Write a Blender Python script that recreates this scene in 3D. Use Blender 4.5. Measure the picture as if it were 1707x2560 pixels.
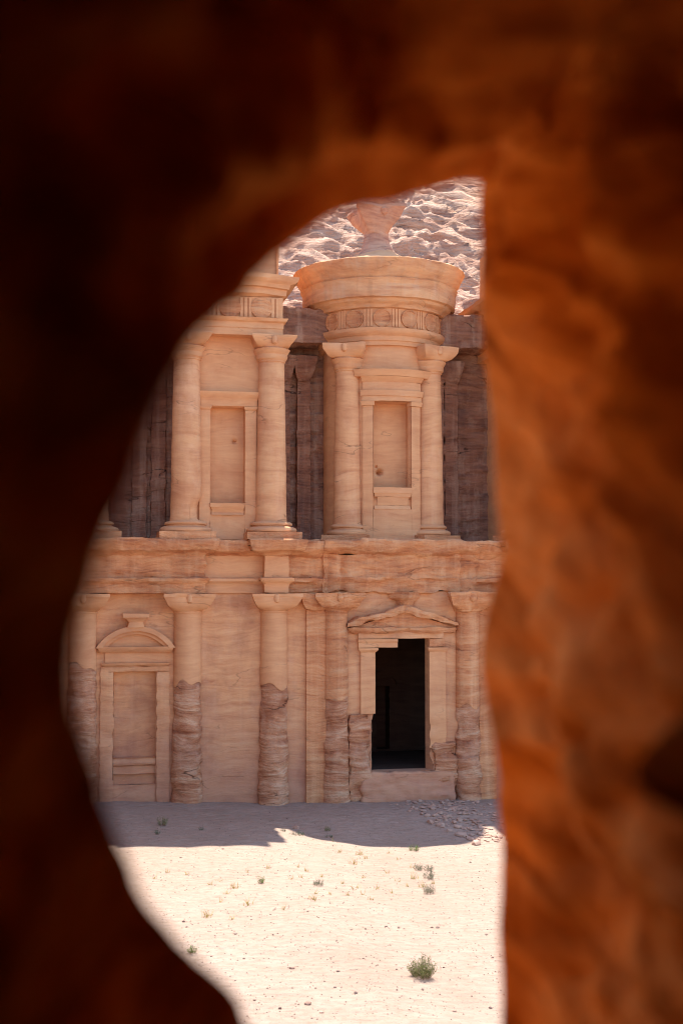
import bpy, bmesh, math, random
from mathutils import Vector, Matrix, noise
random.seed(11)
R = math.radians
scene = bpy.context.scene
for _o in list(bpy.data.objects): bpy.data.objects.remove(_o)
COL = scene.collection

# ------------------------------------------------------------------ camera
YAW, PITCH = R(11.7), math.atan(170/3200)
FWH = Vector((math.sin(YAW), math.cos(YAW), 0))
RT = Vector((math.cos(YAW), -math.sin(YAW), 0))
CAM = Vector((-25.01, -97.92, 17.5))
FW = (FWH*math.cos(PITCH) + Vector((0, 0, math.sin(PITCH)))).normalized()
UP = RT.cross(FW)
cam_d = bpy.data.cameras.new('camera'); cam = bpy.data.objects.new('camera', cam_d); COL.objects.link(cam)
M = Matrix((RT, UP, -FW)).transposed().to_4x4(); M.translation = CAM
cam.matrix_world = M
cam_d.sensor_fit = 'VERTICAL'; cam_d.sensor_height = 36; cam_d.lens = 45
cam_d.clip_start = .05; cam_d.clip_end = 3000
cam_d.dof.use_dof = True; cam_d.dof.focus_distance = 100; cam_d.dof.aperture_fstop = .66
scene.camera = cam

# ------------------------------------------------------------------ light
SUN_TO = Vector((.08, .35, 1)).normalized()
w = bpy.data.worlds.new('World'); scene.world = w; w.use_nodes = True
nt = w.node_tree; bg = nt.nodes['Background']
sky = nt.nodes.new('ShaderNodeTexSky'); sky.sky_type = 'NISHITA'; sky.sun_disc = False
sky.sun_elevation = math.asin(SUN_TO.z); sky.sun_rotation = math.atan2(SUN_TO.x, SUN_TO.y)
sky.altitude = 1000; sky.dust_density = 1.5
nt.links.new(sky.outputs[0], bg.inputs[0]); bg.inputs[1].default_value = .125
sd = bpy.data.lights.new('sun', 'SUN'); sd.energy = 3.1; sd.angle = R(.5); sd.color = (1, .96, .88)
so = bpy.data.objects.new('sun', sd); COL.objects.link(so)
so.rotation_euler = (-SUN_TO).to_track_quat('-Z', 'Y').to_euler(); so.location = (0, 0, 120)
vs = scene.view_settings; vs.view_transform = 'Standard'; vs.look = 'None'; vs.gamma = 1; vs.exposure = 1.78
try: vs.use_curve_mapping = False
except Exception: pass
cy = scene.cycles
cy.use_denoising = True; cy.diffuse_bounces = 6; cy.max_bounces = 8; cy.glossy_bounces = 2
cy.filter_width = 1.05
cy.caustics_reflective = False; cy.caustics_refractive = False; cy.sample_clamp_indirect = 4

# ------------------------------------------------------------------ materials
class NT:
    def __init__(s, name):
        s.m = bpy.data.materials.new(name); s.m.use_nodes = True; s.t = s.m.node_tree
        s.b = s.t.nodes['Principled BSDF']
        s.b.inputs['Specular IOR Level'].default_value = .12
        s.b.inputs['Roughness'].default_value = .9
        s.pos = s.t.nodes.new('ShaderNodeNewGeometry').outputs['Position']
    def n(s, typ, **kw):
        nd = s.t.nodes.new(typ)
        for k, v in kw.items(): setattr(nd, k, v)
        return nd
    def L(s, a, b): s.t.links.new(a, b)
    def setin(s, sock, v):
        if hasattr(v, 'is_linked') or isinstance(v, bpy.types.NodeSocket): s.L(v, sock)
        else: sock.default_value = v
    def vmap(s, scale, rot=(0, 0, 0), src=None, loc=(0, 0, 0)):
        m = s.n('ShaderNodeMapping'); m.inputs['Scale'].default_value = scale; m.inputs['Rotation'].default_value = rot
        m.inputs['Location'].default_value = loc
        s.L(src or s.pos, m.inputs['Vector']); return m.outputs[0]
    def noise(s, vec, scale=1, detail=6, rough=.55, dist=0):
        x = s.n('ShaderNodeTexNoise'); s.L(vec, x.inputs['Vector'])
        x.inputs['Scale'].default_value = scale; x.inputs['Detail'].default_value = detail
        x.inputs['Roughness'].default_value = rough; x.inputs['Distortion'].default_value = dist
        return x.outputs['Fac']
    def vor(s, vec, scale=1, feature='F1', rnd=1):
        x = s.n('ShaderNodeTexVoronoi'); x.feature = feature; s.L(vec, x.inputs['Vector'])
        x.inputs['Scale'].default_value = scale; x.inputs['Randomness'].default_value = rnd
        return x.outputs['Distance']
    def ramp(s, fac, stops, interp='LINEAR'):
        r = s.n('ShaderNodeValToRGB'); r.color_ramp.interpolation = interp; e = r.color_ramp.elements
        while len(e) < len(stops): e.new(.5)
        for i, (p, c) in enumerate(stops):
            e[i].position = p; c = (c, c, c) if not isinstance(c, (tuple, list)) else c
            e[i].color = (c[0], c[1], c[2], 1)
        s.L(fac, r.inputs[0]); return r.outputs[0]
    def math(s, op, a, b=0., clamp=False):
        x = s.n('ShaderNodeMath', operation=op); x.use_clamp = clamp
        s.setin(x.inputs[0], a); s.setin(x.inputs[1], b); return x.outputs[0]
    def mix(s, fac, a, b, mode='MIX'):
        x = s.n('ShaderNodeMix', data_type='RGBA', blend_type=mode)
        s.setin(x.inputs[0], fac)
        for k, v in ((6, a), (7, b)):
            if isinstance(v, (tuple, list)): v = (v[0], v[1], v[2], 1)
            s.setin(x.inputs[k], v)
        return x.outputs[2]
    def bump(s, h, strength=.5, dist=.1, normal=None):
        b = s.n('ShaderNodeBump'); b.inputs['Strength'].default_value = strength; b.inputs['Distance'].default_value = dist
        s.L(h, b.inputs['Height'])
        if normal is not None: s.L(normal, b.inputs['Normal'])
        return b.outputs[0]
    def sepz(s):
        x = s.n('ShaderNodeSeparateXYZ'); s.L(s.pos, x.inputs[0]); return x.outputs
    def done(s, col, normal=None):
        s.setin(s.b.inputs['Base Color'], col if not isinstance(col, tuple) else (*col, 1))
        if normal is not None: s.L(normal, s.b.inputs['Normal'])
        return s.m

def sandstone(name, stops, contrast=1., crack=.5, rough=.3, streak=.25, blotch=.3, bumpd=.12, foot=0., dark=(.12, .06, .05), pale=(.60, .43, .31)):
    """Banded sandstone: near-horizontal strata, contour cracks, run-off streaks and blotches."""
    k = NT(name)
    wob = k.noise(k.vmap((.12, .12, .2)), 1, 3)
    wv = k.n('ShaderNodeVectorMath', operation='MULTIPLY_ADD')
    c = k.n('ShaderNodeCombineXYZ'); k.L(k.math('MULTIPLY', wob, 2.5), c.inputs[2])
    k.L(c.outputs[0], wv.inputs[0]); wv.inputs[1].default_value = (1, 1, 1); k.L(k.pos, wv.inputs[2])
    p = wv.outputs[0]
    s1 = k.noise(k.vmap((.22, .22, 1.5), (0, R(2.5), 0), p), 1, 9, .62, .5)
    s2 = k.noise(k.vmap((.5, .5, 5.5), (0, R(-4), 0), p), 1, 6, .6, .3)
    f = k.math('ADD', k.math('MULTIPLY', s1, .68), k.math('MULTIPLY', s2, .32))
    f = k.math('ADD', k.math('MULTIPLY', k.math('SUBTRACT', f, .5), contrast), .5)
    col = k.ramp(f, stops)
    bl = k.noise(k.vmap((.35, .35, .3)), 1, 6, .6)
    col = k.mix(k.math('MULTIPLY', k.ramp(bl, [(.48, 0.), (.68, 1.)]), blotch), col, dark, 'MIX')
    bl2 = k.noise(k.vmap((.5, .5, .45), loc=(31, 7, 12)), 1, 7, .65)
    col = k.mix(k.math('MULTIPLY', k.ramp(bl2, [(.52, 0.), (.72, 1.)]), blotch*.9), col, pale)
    st = k.noise(k.vmap((1.6, 1.6, .07), loc=(5, 9, 2)), 1, 5, .6)
    col = k.mix(k.math('MULTIPLY', k.ramp(st, [(.50, 0.), (.70, 1.)]), streak), col, pale)
    st2 = k.noise(k.vmap((1.3, 1.3, .06), loc=(15, 3, 22)), 1, 5, .6)
    col = k.mix(k.math('MULTIPLY', k.ramp(st2, [(.54, 0.), (.74, 1.)]), streak*.8), col, dark)
    if foot:                                  # weathered lowest metres, with the rosy cast of sky light put into the colour
        z = k.sepz()[2]
        fz = k.math('ADD', z, k.math('MULTIPLY', k.noise(k.vmap((.25, .25, .6)), 1, 6, .6), 7.))
        fz = k.ramp(k.math('DIVIDE', fz, 16.), [(.30, 1.), (.80, 0.)])
        col = k.mix(k.math('MULTIPLY', fz, foot), col, (.40, .205, .155), 'MIX')
    ck = k.noise(k.vmap((.085, .085, .36), (0, R(5), 0), p, (3, 8, 1)), 1, 4.5, .55, .15)
    ck = k.ramp(k.math('ABSOLUTE', k.math('SUBTRACT', ck, .53)), [(0., 1.), (.0065, 0.)])
    ck2 = k.noise(k.vmap((.3, .3, .5), (0, R(-8), 0), p, (13, 2, 31)), 1, 3, .5)
    ck = k.math('MULTIPLY', ck, k.ramp(ck2, [(.52, 0.), (.60, 1.)]))
    col = k.mix(k.math('MULTIPLY', ck, crack), col, (.05, .025, .02))
    fine = k.noise(k.vmap((1.2, 1.2, 3.0)), 1.6, 9, .66)
    h = k.math('ADD', k.math('MULTIPLY', s1, 1.1), k.math('MULTIPLY', fine, .7))
    h = k.math('ADD', h, k.math('MULTIPLY', s2, .5))
    h = k.math('SUBTRACT', h, k.math('MULTIPLY', ck, .25))
    return k.done(col, k.bump(h, rough, bumpd))

BASE = [(.25, (.44, .178, .09)), (.42, (.62, .31, .155)), (.55, (.70, .38, .193)), (.72, (.75, .45, .245))]
M_SMOOTH = sandstone('smooth sandstone', BASE, contrast=.72, crack=.3, rough=.2, streak=.08, blotch=.3, dark=(.42, .17, .09), pale=(.76, .48, .29))
M_RIM = sandstone('streaked cornice sandstone', BASE, contrast=1.3, crack=.3, rough=.4, streak=.34, blotch=.25, dark=(.22, .10, .06))
M_COL = sandstone('column sandstone', BASE, contrast=1.0, crack=.45, rough=.3, streak=.2, blotch=.5, dark=(.47, .185, .095), pale=(.80, .50, .31))
M_STAIN = sandstone('weathered roof sandstone', [(.22, (.27, .12, .085)), (.42, (.42, .215, .145)), (.56, (.52, .285, .185)), (.75, (.60, .36, .24))], contrast=1.8, crack=.5, rough=.6, streak=.2, blotch=.4, dark=(.25, .12, .09))
M_LOWER = sandstone('lower sandstone', BASE, contrast=1.2, crack=.3, rough=.5, streak=.16, blotch=.5, foot=.55, dark=(.31, .13, .085), pale=(.72, .46, .30))
WSTOPS = [(.22, (.24, .085, .05)), (.40, (.46, .20, .105)), (.52, (.60, .30, .165)), (.66, (.70, .44, .28)), (.8, (.54, .23, .12))]
M_WORN = sandstone('worn sandstone', WSTOPS, contrast=1.6, crack=.8, rough=.9, streak=.06, blotch=.36, bumpd=.28, foot=0., dark=(.25, .085, .05), pale=(.80, .58, .43))
M_ENT = sandstone('streaked sandstone', [(.22, (.30, .105, .052)), (.42, (.56, .235, .108)), (.56, (.67, .325, .155)), (.75, (.73, .42, .23))], contrast=1.4, crack=.4, rough=.8, streak=.36, blotch=.34, bumpd=.2, dark=(.26, .11, .065), pale=(.78, .49, .28))
M_REC = sandstone('dark recess sandstone', [(.22, (.15, .062, .042)), (.45, (.29, .138, .088)), (.6, (.38, .19, .12)), (.8, (.46, .24, .155))], contrast=1.5, crack=.9, rough=.9, streak=.45, blotch=.45, bumpd=.25, dark=(.10, .06, .06))  # darker stone tone for recess walls, their pilasters and the overhang
M_CLIFF = sandstone('cliff sandstone', [(.2, (.36, .18, .12)), (.42, (.53, .30, .205)), (.6, (.64, .41, .29)), (.8, (.71, .50, .37))], contrast=2.2, crack=.5, rough=1., streak=.0, blotch=.4, bumpd=.5, dark=(.36, .19, .13))
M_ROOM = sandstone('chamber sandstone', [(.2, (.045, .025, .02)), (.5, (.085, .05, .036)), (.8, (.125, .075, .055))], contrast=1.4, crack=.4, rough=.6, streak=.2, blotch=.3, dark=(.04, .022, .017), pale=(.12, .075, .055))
M_STONE = sandstone('rubble sandstone', [(.2, (.30, .17, .12)), (.45, (.47, .30, .22)), (.8, (.60, .43, .33))], contrast=1.3, crack=0, rough=.6, streak=0, blotch=.3, bumpd=.05)
M_STONED = sandstone('dark stone', [(.2, (.13, .08, .07)), (.45, (.22, .15, .12)), (.8, (.34, .25, .20))], contrast=1.3, crack=0, rough=.6, streak=0, blotch=.3, bumpd=.05)

def sand_mat():
    k = NT('pale sand')
    a = k.noise(k.vmap((.05, .05, .05)), 1, 5); b = k.noise(k.vmap((.6, .6, .6)), 1, 7, .65)
    col = k.ramp(k.math('ADD', k.math('MULTIPLY', a, .6), k.math('MULTIPLY', b, .4)), [(.35, (.335, .234, .175)), (.5, (.38, .271, .208)), (.65, (.43, .313, .245))])
    for sc, lo, hi, seed in ((3.2, .07, .13, 4), (1.7, .05, .09, 14), (6.5, .10, .2, 24)):
        g = k.vor(k.vmap((1, 1, 1), loc=(seed, 0, 0)), sc)
        gm = k.math('MULTIPLY', k.ramp(g, [(lo*1.25, 1.), (hi*1.2, 0.)]), k.ramp(k.noise(k.vmap((.35, .35, .35), loc=(seed, 4, 4)), 1, 4), [(.38, 0.), (.54, 1.)]))
        col = k.mix(k.math('MULTIPLY', gm, .75), col, (.20, .14, .105))
    mo = k.noise(k.vmap((2.2, 3.0, 1), loc=(3, 1, 0)), 1, 6, .7)
    col = k.mix(k.math('MULTIPLY', k.ramp(mo, [(.48, 0.), (.64, 1.)]), .55), col, (.27, .19, .135))
    d = k.noise(k.vmap((1.1, 2.2, 1)), 1.1, 8, .66, .4); v = k.vor(k.vmap((1.5, 2.6, 1)), 1.1, 'SMOOTH_F1')
    h = k.math('ADD', k.math('MULTIPLY', d, .7), k.math('MULTIPLY', v, .5))
    return k.done(col, k.bump(h, .9, .3))
M_SAND = sand_mat()

def cave_mat():
    k = NT('cave rock'); k.b.inputs['Specular IOR Level'].default_value = 0.
    p = k.vmap((1, 1, 1))
    wb = k.noise(k.vmap((1.1, 1.1, 1.1)), 1, 4)
    def dot(v):
        q = k.n('ShaderNodeVectorMath', operation='DOT_PRODUCT'); k.L(k.pos, q.inputs[0]); q.inputs[1].default_value = v; return q.outputs['Value']
    cb = k.n('ShaderNodeCombineXYZ')                          # bedding that dips out of the hillside
    for i, v in enumerate(((UP-FW*.38)*4.2, FW*.75, RT*1.4)): k.L(dot(v), cb.inputs[i])
    s = k.noise(cb.outputs[0], 1, 7, .6, .6)
    t = k.noise(k.vmap((1.7, .9, .7), (0, 0, 0), loc=(4, 1, 2)), 1, 5, .6, .5)
    f = k.math('ADD', k.math('MULTIPLY', s, .6), k.math('MULTIPLY', t, .4))
    col = k.ramp(f, [(.32, (.15, .042, .009)), (.44, (.38, .125, .022)), (.54, (.64, .26, .06)), (.68, (.78, .39, .12))])
    col = k.mix(k.math('MULTIPLY', k.ramp(wb, [(.52, 0.), (.70, 1.)]), .6), col, (.15, .042, .009))
    fine = k.noise(k.vmap((4, 4, 4)), 1, 8, .65)
    h = k.math('ADD', s, k.math('MULTIPLY', fine, .5))
    return k.done(col, k.bump(h, .8, .12))
M_CAVE = cave_mat()

def plant_mat(name, a, b, c):
    k = NT(name)
    r = k.n('ShaderNodeNewGeometry').outputs['Random Per Island']
    col = k.ramp(r, [(0., a), (.5, b), (1., c)])
    k.b.inputs['Roughness'].default_value = .7
    return k.done(col)
M_GREEN = plant_mat('shrub leaves', (.075, .095, .028), (.15, .165, .05), (.27, .245, .09))
M_FRESH = plant_mat('fresh leaves', (.07, .13, .02), (.13, .21, .04), (.20, .27, .07))
M_GREY = plant_mat('grey green leaves', (.07, .10, .06), (.12, .155, .09), (.17, .20, .12))
M_STRAW = plant_mat('dry grass', (.38, .25, .05), (.52, .38, .09), (.28, .25, .06))
M_TWIG = plant_mat('dry twigs', (.16, .10, .06), (.24, .16, .10), (.32, .22, .14))

# ------------------------------------------------------------------ mesh helpers
N = noise.noise
def fbm(p, o=3):
    a, s, q = 1., 0., Vector(p)
    for _ in range(o):
        s += a*N(q); q = q*2.03; a *= .5
    return s

class MB:
    def __init__(s): s.v = []; s.f = []
    def quad(s, a, b, c, d, nu=1, nv=1):
        a, b, c, d = map(Vector, (a, b, c, d)); o = len(s.v)
        for j in range(nv+1):
            for i in range(nu+1):
                u, v = i/nu, j/nv
                s.v.append((a*(1-u)+b*u)*(1-v) + (d*(1-u)+c*u)*v)
        for j in range(nv):
            for i in range(nu):
                q = o+j*(nu+1)+i
                s.f.append((q, q+1, q+nu+2, q+nu+1))
    def hexa(s, P, c=.4):
        """P: 8 corners, bottom loop 0-3 (counter-clockwise from above), top loop 4-7"""
        P = [Vector(p) for p in P]
        def n(i, j): return max(1, min(400, int(round((P[i]-P[j]).length/c))))
        nx = max(n(0, 1), n(4, 5)); ny = max(n(1, 2), n(0, 3)); nz = max(n(0, 4), n(2, 6))
        s.quad(P[0], P[1], P[5], P[4], nx, nz); s.quad(P[1], P[2], P[6], P[5], ny, nz)
        s.quad(P[2], P[3], P[7], P[6], nx, nz); s.quad(P[3], P[0], P[4], P[7], ny, nz)
        s.quad(P[4], P[5], P[6], P[7], nx, ny); s.quad(P[3], P[2], P[1], P[0], nx, ny)
    def box(s, x0, x1, y0, y1, z0, z1, c=.4):
        s.hexa([(x0, y0, z0), (x1, y0, z0), (x1, y1, z0), (x0, y1, z0), (x0, y0, z1), (x1, y0, z1), (x1, y1, z1), (x0, y1, z1)], c)
    def sweep(s, x0, x1, prof, yback, ends=(0, 0), c=.4):
        """prof = [(z, y_front, end_projection)] from below to above: a moulding along x, returned at its ends"""
        for (za, ya, ea), (zb, yb, eb) in zip(prof, prof[1:]):
            l0, l1 = ends
            P = [(x0-ea*l0, ya, za), (x1+ea*l1, ya, za), (x1+ea*l1, yback, za), (x0-ea*l0, yback, za),
                 (x0-eb*l0, yb, zb), (x1+eb*l1, yb, zb), (x1+eb*l1, yback, zb), (x0-eb*l0, yback, zb)]
            P = [Vector(p) for p in P]
            nx = max(1, int(round((x1-x0)/c))); ny = max(1, int(round(abs(yback-ya)/c))); nz = max(1, int(round((P[4]-P[0]).length/c)))
            s.quad(P[0], P[1], P[5], P[4], nx, nz); s.quad(P[1], P[2], P[6], P[5], ny, nz); s.quad(P[3], P[0], P[4], P[7], ny, nz)
        def cap(k, flip):
            z, y, e = prof[k]; l0, l1 = ends
            a = [(x0-e*l0, y, z), (x1+e*l1, y, z), (x1+e*l1, yback, z), (x0-e*l0, yback, z)]
            if flip: a.reverse()
            nx = max(1, int(round((x1-x0)/c))); ny = max(1, int(round(abs(yback-y)/c)))
            s.quad(*a, nx, ny)
        cap(0, True); cap(-1, False)
    def lathe(s, cx, cy, prof, seg=40, a0=-math.pi, a1=math.pi, dz=None):
        pts = []
        for (r0, z0), (r1, z1) in zip(prof, prof[1:]):
            k = max(1, int(math.hypot(r1-r0, z1-z0)/dz)) if dz else 1
            for i in range(k): pts.append((r0+(r1-r0)*i/k, z0+(z1-z0)*i/k))
        pts.append(prof[-1]); o = len(s.v); full = abs(a1-a0-2*math.pi) < 1e-6; n = seg if full else seg+1
        for r, z in pts:
            for i in range(n):
                a = a0+(a1-a0)*i/seg
                s.v.append(Vector((cx+r*math.sin(a), cy-r*math.cos(a), z)))     # angle 0 faces -y
        for j in range(len(pts)-1):
            for i in range(seg):
                i2 = (i+1) % n
                s.f.append((o+j*n+i, o+j*n+i2, o+(j+1)*n+i2, o+(j+1)*n+i))
    def arcbox(s, cx, cy, r0, r1, a0, a1, z0, z1, c=.3, r1b=None):
        """a block bent round a vertical axis; r1b = outer radius at the top"""
        r1b = r1 if r1b is None else r1b
        na = max(1, int((a1-a0)*r1/c)); nz = max(1, int((z1-z0)/c))
        def P(r, a, z): return Vector((cx+r*math.sin(a), cy-r*math.cos(a), z))
        A = [a0+(a1-a0)*i/na for i in range(na+1)]
        for i in range(na):
            p, q = A[i], A[i+1]
            s.quad(P(r1, p, z0), P(r1, q, z0), P(r1b, q, z1), P(r1b, p, z1), 1, nz)
            s.quad(P(r1b, p, z1), P(r1b, q, z1), P(r0, q, z1), P(r0, p, z1))
            s.quad(P(r0, p, z0), P(r0, q, z0), P(r1, q, z0), P(r1, p, z0))
        s.quad(P(r0, a0, z0), P(r1, a0, z0), P(r1b, a0, z1), P(r0, a0, z1), 1, nz)
        s.quad(P(r1, a1, z0), P(r0, a1, z0), P(r0, a1, z1), P(r1b, a1, z1), 1, nz)
    def loft(s, cx, cy, levels, seg=48, rot=0.):
        """levels = [(z, r_side, r_corner, sharpness)]: round to square with drawn-out corners (horned capital)"""
        o = len(s.v)
        for z, rs, rc, pw in levels:
            for i in range(seg):
                a = 2*math.pi*i/seg
                b = max(0., min(1., (rc/rs-1)/.41)); h = rc*.7071
                sq = h/max(abs(math.cos(a)), abs(math.sin(a)))-(h-min(h, rs))*math.cos(2*a)**2
                r = rs*(1-b)+b*sq
                s.v.append(Vector((cx+r*math.cos(a+rot), cy+r*math.sin(a+rot), z)))
        for j in range(len(levels)-1):
            for i in range(seg):
                i2 = (i+1) % seg
                s.f.append((o+j*seg+i, o+j*seg+i2, o+(j+1)*seg+i2, o+(j+1)*seg+i))
        s.f.append(tuple(o+(len(levels)-1)*seg+i for i in range(seg)))
        s.f.append(tuple(o+seg-1-i for i in range(seg)))
    def prism(s, poly, y0, y1, c=.3):
        """polygon in x,z (counter-clockwise seen from the front, -y) given thickness y0 (front) to y1"""
        pts = []
        for (a, b), (d, e) in zip(poly, poly[1:]+poly[:1]):
            k = max(1, int(math.hypot(d-a, e-b)/c))
            for i in range(k): pts.append((a+(d-a)*i/k, b+(e-b)*i/k))
        n = len(pts); o = len(s.v)
        for y in (y0, y1):
            for x, z in pts: s.v.append(Vector((x, y, z)))
        for i in range(n):
            j = (i+1) % n; s.f.append((o+j, o+i, o+n+i, o+n+j))
        s.f.append(tuple(o+i for i in range(n))); s.f.append(tuple(o+n+n-1-i for i in range(n)))
    def panel(s, xs, zs, y, holes=(), c=.5):
        """wall sheet at y facing -y with rectangular holes; hole edges fall on grid lines"""
        def line(a, marks):
            m = sorted(set([a[0], a[1]]+[v for v in marks if a[0] < v < a[1]])); out = []
            for p, q in zip(m, m[1:]):
                k = max(1, int(round((q-p)/c))); out += [p+(q-p)*i/k for i in range(k)]
            return out+[m[-1]]
        X = line(xs, [h[0] for h in holes]+[h[1] for h in holes]); Z = line(zs, [h[2] for h in holes]+[h[3] for h in holes])
        o = len(s.v); n = len(X)
        for z in Z:
            for x in X: s.v.append(Vector((x, y, z)))
        for j in range(len(Z)-1):
            for i in range(n-1):
                mx, mz = (X[i]+X[i+1])/2, (Z[j]+Z[j+1])/2
                if any(h[0] < mx < h[1] and h[2] < mz < h[3] for h in holes): continue
                s.f.append((o+j*n+i, o+j*n+i+1, o+(j+1)*n+i+1, o+(j+1)*n+i))
    def recess(s, x0, x1, z0, z1, y0, y1, c=.4):
        """the inside of a niche: back and four reveals"""
        nx = max(1, int((x1-x0)/c)); nz = max(1, int((z1-z0)/c)); ny = max(1, int((y1-y0)/c))
        s.quad((x0, y1, z0), (x1, y1, z0), (x1, y1, z1), (x0, y1, z1), nx, nz)
        s.quad((x0, y0, z0), (x0, y1, z0), (x0, y1, z1), (x0, y0, z1), ny, nz)
        s.quad((x1, y1, z0), (x1, y0, z0), (x1, y0, z1), (x1, y1, z1), ny, nz)
        s.quad((x0, y1, z1), (x1, y1, z1), (x1, y0, z1), (x0, y0, z1), nx, ny)
        s.quad((x0, y0, z0), (x1, y0, z0), (x1, y1, z0), (x0, y1, z0), nx, ny)
    def build(s, name, mat, parent=None, erode=None, soften=0, angle=.6, tri=False):
        bm = bmesh.new(); vv = [bm.verts.new(p) for p in s.v]
        for f in s.f:
            try: bm.faces.new([vv[i] for i in f])
            except ValueError: pass
        bmesh.ops.remove_doubles(bm, verts=bm.verts, dist=.002)
        ng = [f for f in bm.faces if len(f.verts) > 4]
        if ng and (erode or soften): bmesh.ops.triangulate(bm, faces=ng)
        for _ in range(soften): bmesh.ops.smooth_vert(bm, verts=bm.verts, factor=.5, use_axis_x=True, use_axis_y=True, use_axis_z=True)
        bm.normal_update()
        if erode:
            off = [erode(v.co, v.normal) for v in bm.verts]
            for v, d in zip(bm.verts, off): v.co += d
            bm.normal_update()
        for e in bm.edges:
            if len(e.link_faces) == 2 and e.calc_face_angle(0) > angle: e.smooth = False
        for f in bm.faces: f.smooth = True
        me = bpy.data.meshes.new(name); bm.to_mesh(me); bm.free()
        o = bpy.data.objects.new(name, me); COL.objects.link(o)
        for m in (mat if isinstance(mat, (list, tuple)) else [mat]): me.materials.append(m)
        if parent: o.parent = parent
        return o

def worn(amp=.1, f=.6, strata=1., lump=.0):
    """weathering: bands etched back along the strata, plus lumps"""
    def fn(p, n):
        d = amp*strata*fbm((p.x*.35, p.y*.35, p.z*1.9), 3)
        d += amp*.8*fbm((p.x*f*1.5+9, p.y*f*1.5, p.z*f*2), 3)
        if lump:
            q = N((p.x*.8+3, p.y*.8, p.z*.9)); d -= lump*max(0, q-.12)*2.2
        return n*d
    return fn
EDGE = worn(.03, 1.)
MED = worn(.09, .8)
HEAVY = worn(.20, .7, 1.1, .25)

def thing(name, label, cat, loc=(0, 0, 0), group=None):
    o = bpy.data.objects.new(name, None); COL.objects.link(o); o.location = loc
    return tag(o, label, cat, group)
def tag(o, label, cat, group=None):
    o['label'] = label; o['category'] = cat
    if group: o['group'] = group
    return o
def struct(o): o['kind'] = 'structure'; return o

# ------------------------------------------------------------------ ground
def lerpt(x, X, Y):
    if x <= X[0]: return Y[0]
    for a, b, c, d in zip(X, X[1:], Y, Y[1:]):
        if x <= b: return c+(d-c)*(x-a)/(b-a)
    return Y[-1]
def sst(t): t = max(0., min(1., t)); return t*t*(3-2*t)
def gh(x, y):
    far = lerpt(x, [-40, -22, -13, -9.5, 2, 12], [1.1, .9, .7, .25, -.3, -.5]); near = lerpt(x, [-40, -22, -16, -10, -5, 5, 12], [1.2, 1, .8, .45, .45, .3, .2])
    return far+(near-far)*sst((y+13)/10)
def gz(x, y): return gh(x, y)+.10*fbm((x*.25, y*.25, 3), 3)
def axis(fine0, fine1, step, lo, hi):
    a = [fine0+i*step for i in range(int((fine1-fine0)/step)+1)]
    s, v = step, a[0]
    while v > lo: s *= 1.35; v -= s; a.insert(0, v)
    s, v = step, a[-1]
    while v < hi: s *= 1.35; v += s; a.append(v)
    return a
gm = MB(); X = axis(-30, 12, .4, -900, 900); Y = axis(-52, 1.2, .4, -900, 900)
for y in Y:
    for x in X: gm.v.append(Vector((x, y, gz(x, y) if abs(x) < 200 and abs(y) < 200 else 0)))
for j in range(len(Y)-1):
    for i in range(len(X)-1):
        q = j*len(X)+i; gm.f.append((q, q+1, q+len(X)+1, q+len(X)))
struct(gm.build('ground', M_SAND))

# ------------------------------------------------------------------ cliff behind and beside the monument
def cliff():
    inn = [(16, -1), (16, 20), (9.4, 38.6), (10.4, 39.9), (15.5, 42.4), (26, 48.6), (40, 58.5), (54, 70), (70, 84), (120, 104), (260, 118)]
    out = [(-6, -2), (-4.5, 14), (-3, 26), (0, 36), (6, 44), (16, 52), (25, 61), (35, 71), (52, 84), (110, 104), (260, 118)]
    nv = [6, 8, 10, 22, 46, 60, 46, 24, 12, 8]
    xs = axis(-13, 13, .2, -260, 260)
    mb = MB(); rows = []
    for k in range(10):
        for i in range(nv[k]): rows.append((k, i/nv[k]))
    rows.append((9, 1.))
    for k, t in rows:
        for x in xs:
            b = sst((abs(x)-25.5)/3)
            yi, zi = (inn[k][q]+(inn[k+1][q]-inn[k][q])*t for q in (0, 1)); yo, zo = (out[k][q]+(out[k+1][q]-out[k][q])*t for q in (0, 1))
            mb.v.append(Vector((x, yi+(yo-yi)*b, zi+(zo-zi)*b)))
    n = len(xs)
    for j in range(len(rows)-1):
        for i in range(n-1): mb.f.append((j*n+i, j*n+i+1, (j+1)*n+i+1, (j+1)*n+i))
    def er(p, nn):
        w = sst((p.z-39.5)/2.5) if abs(p.x) < 24 else .8
        q = Vector((p.x*.24, p.y*.26+p.x*.07, p.z*.46+p.x*.12)) + Vector((fbm(p*.2, 2), fbm(p*.2+Vector((7, 1, 3)), 2), fbm(p*.2+Vector((1, 9, 4)), 2)))*.5
        d, _ = noise.voronoi(q)
        cell = sst(min(1., (d[1]-d[0])*2.0))
        big = fbm((p.x*.06, p.y*.06, p.z*.07), 3)*1.6
        u = p.z*.46+p.x*.05+1.1*fbm((p.x*.10, p.y*.1, p.z*.10), 3); fr = u-math.floor(u)
        saw = fr/.58 if fr < .58 else (1-fr)/.42
        u2 = p.z*1.25+p.x*.18+1.0*fbm((p.x*.22+9, p.y*.2, p.z*.2), 3); f2 = u2-math.floor(u2); saw2 = f2/.6 if f2 < .6 else (1-f2)/.4
        hol = sst(N((p.x*.07+2, p.y*.07, p.z*.07))*.8+(p.x-.5)*.17+.35)        # honeycombed patches
        return nn*(w*(big+1.1*sst(saw)*(.75+.5*N(p*.13))+.36*saw2-.8*cell*hol) + .22*fbm((p.x*.5, p.y*.5, p.z*1.5+p.x*.2), 4)+.10*fbm(p*1.1, 3))
    o = mb.build('cliff', M_CLIFF, None, er, angle=1.2)
    return struct(o)
cliff()
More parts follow.
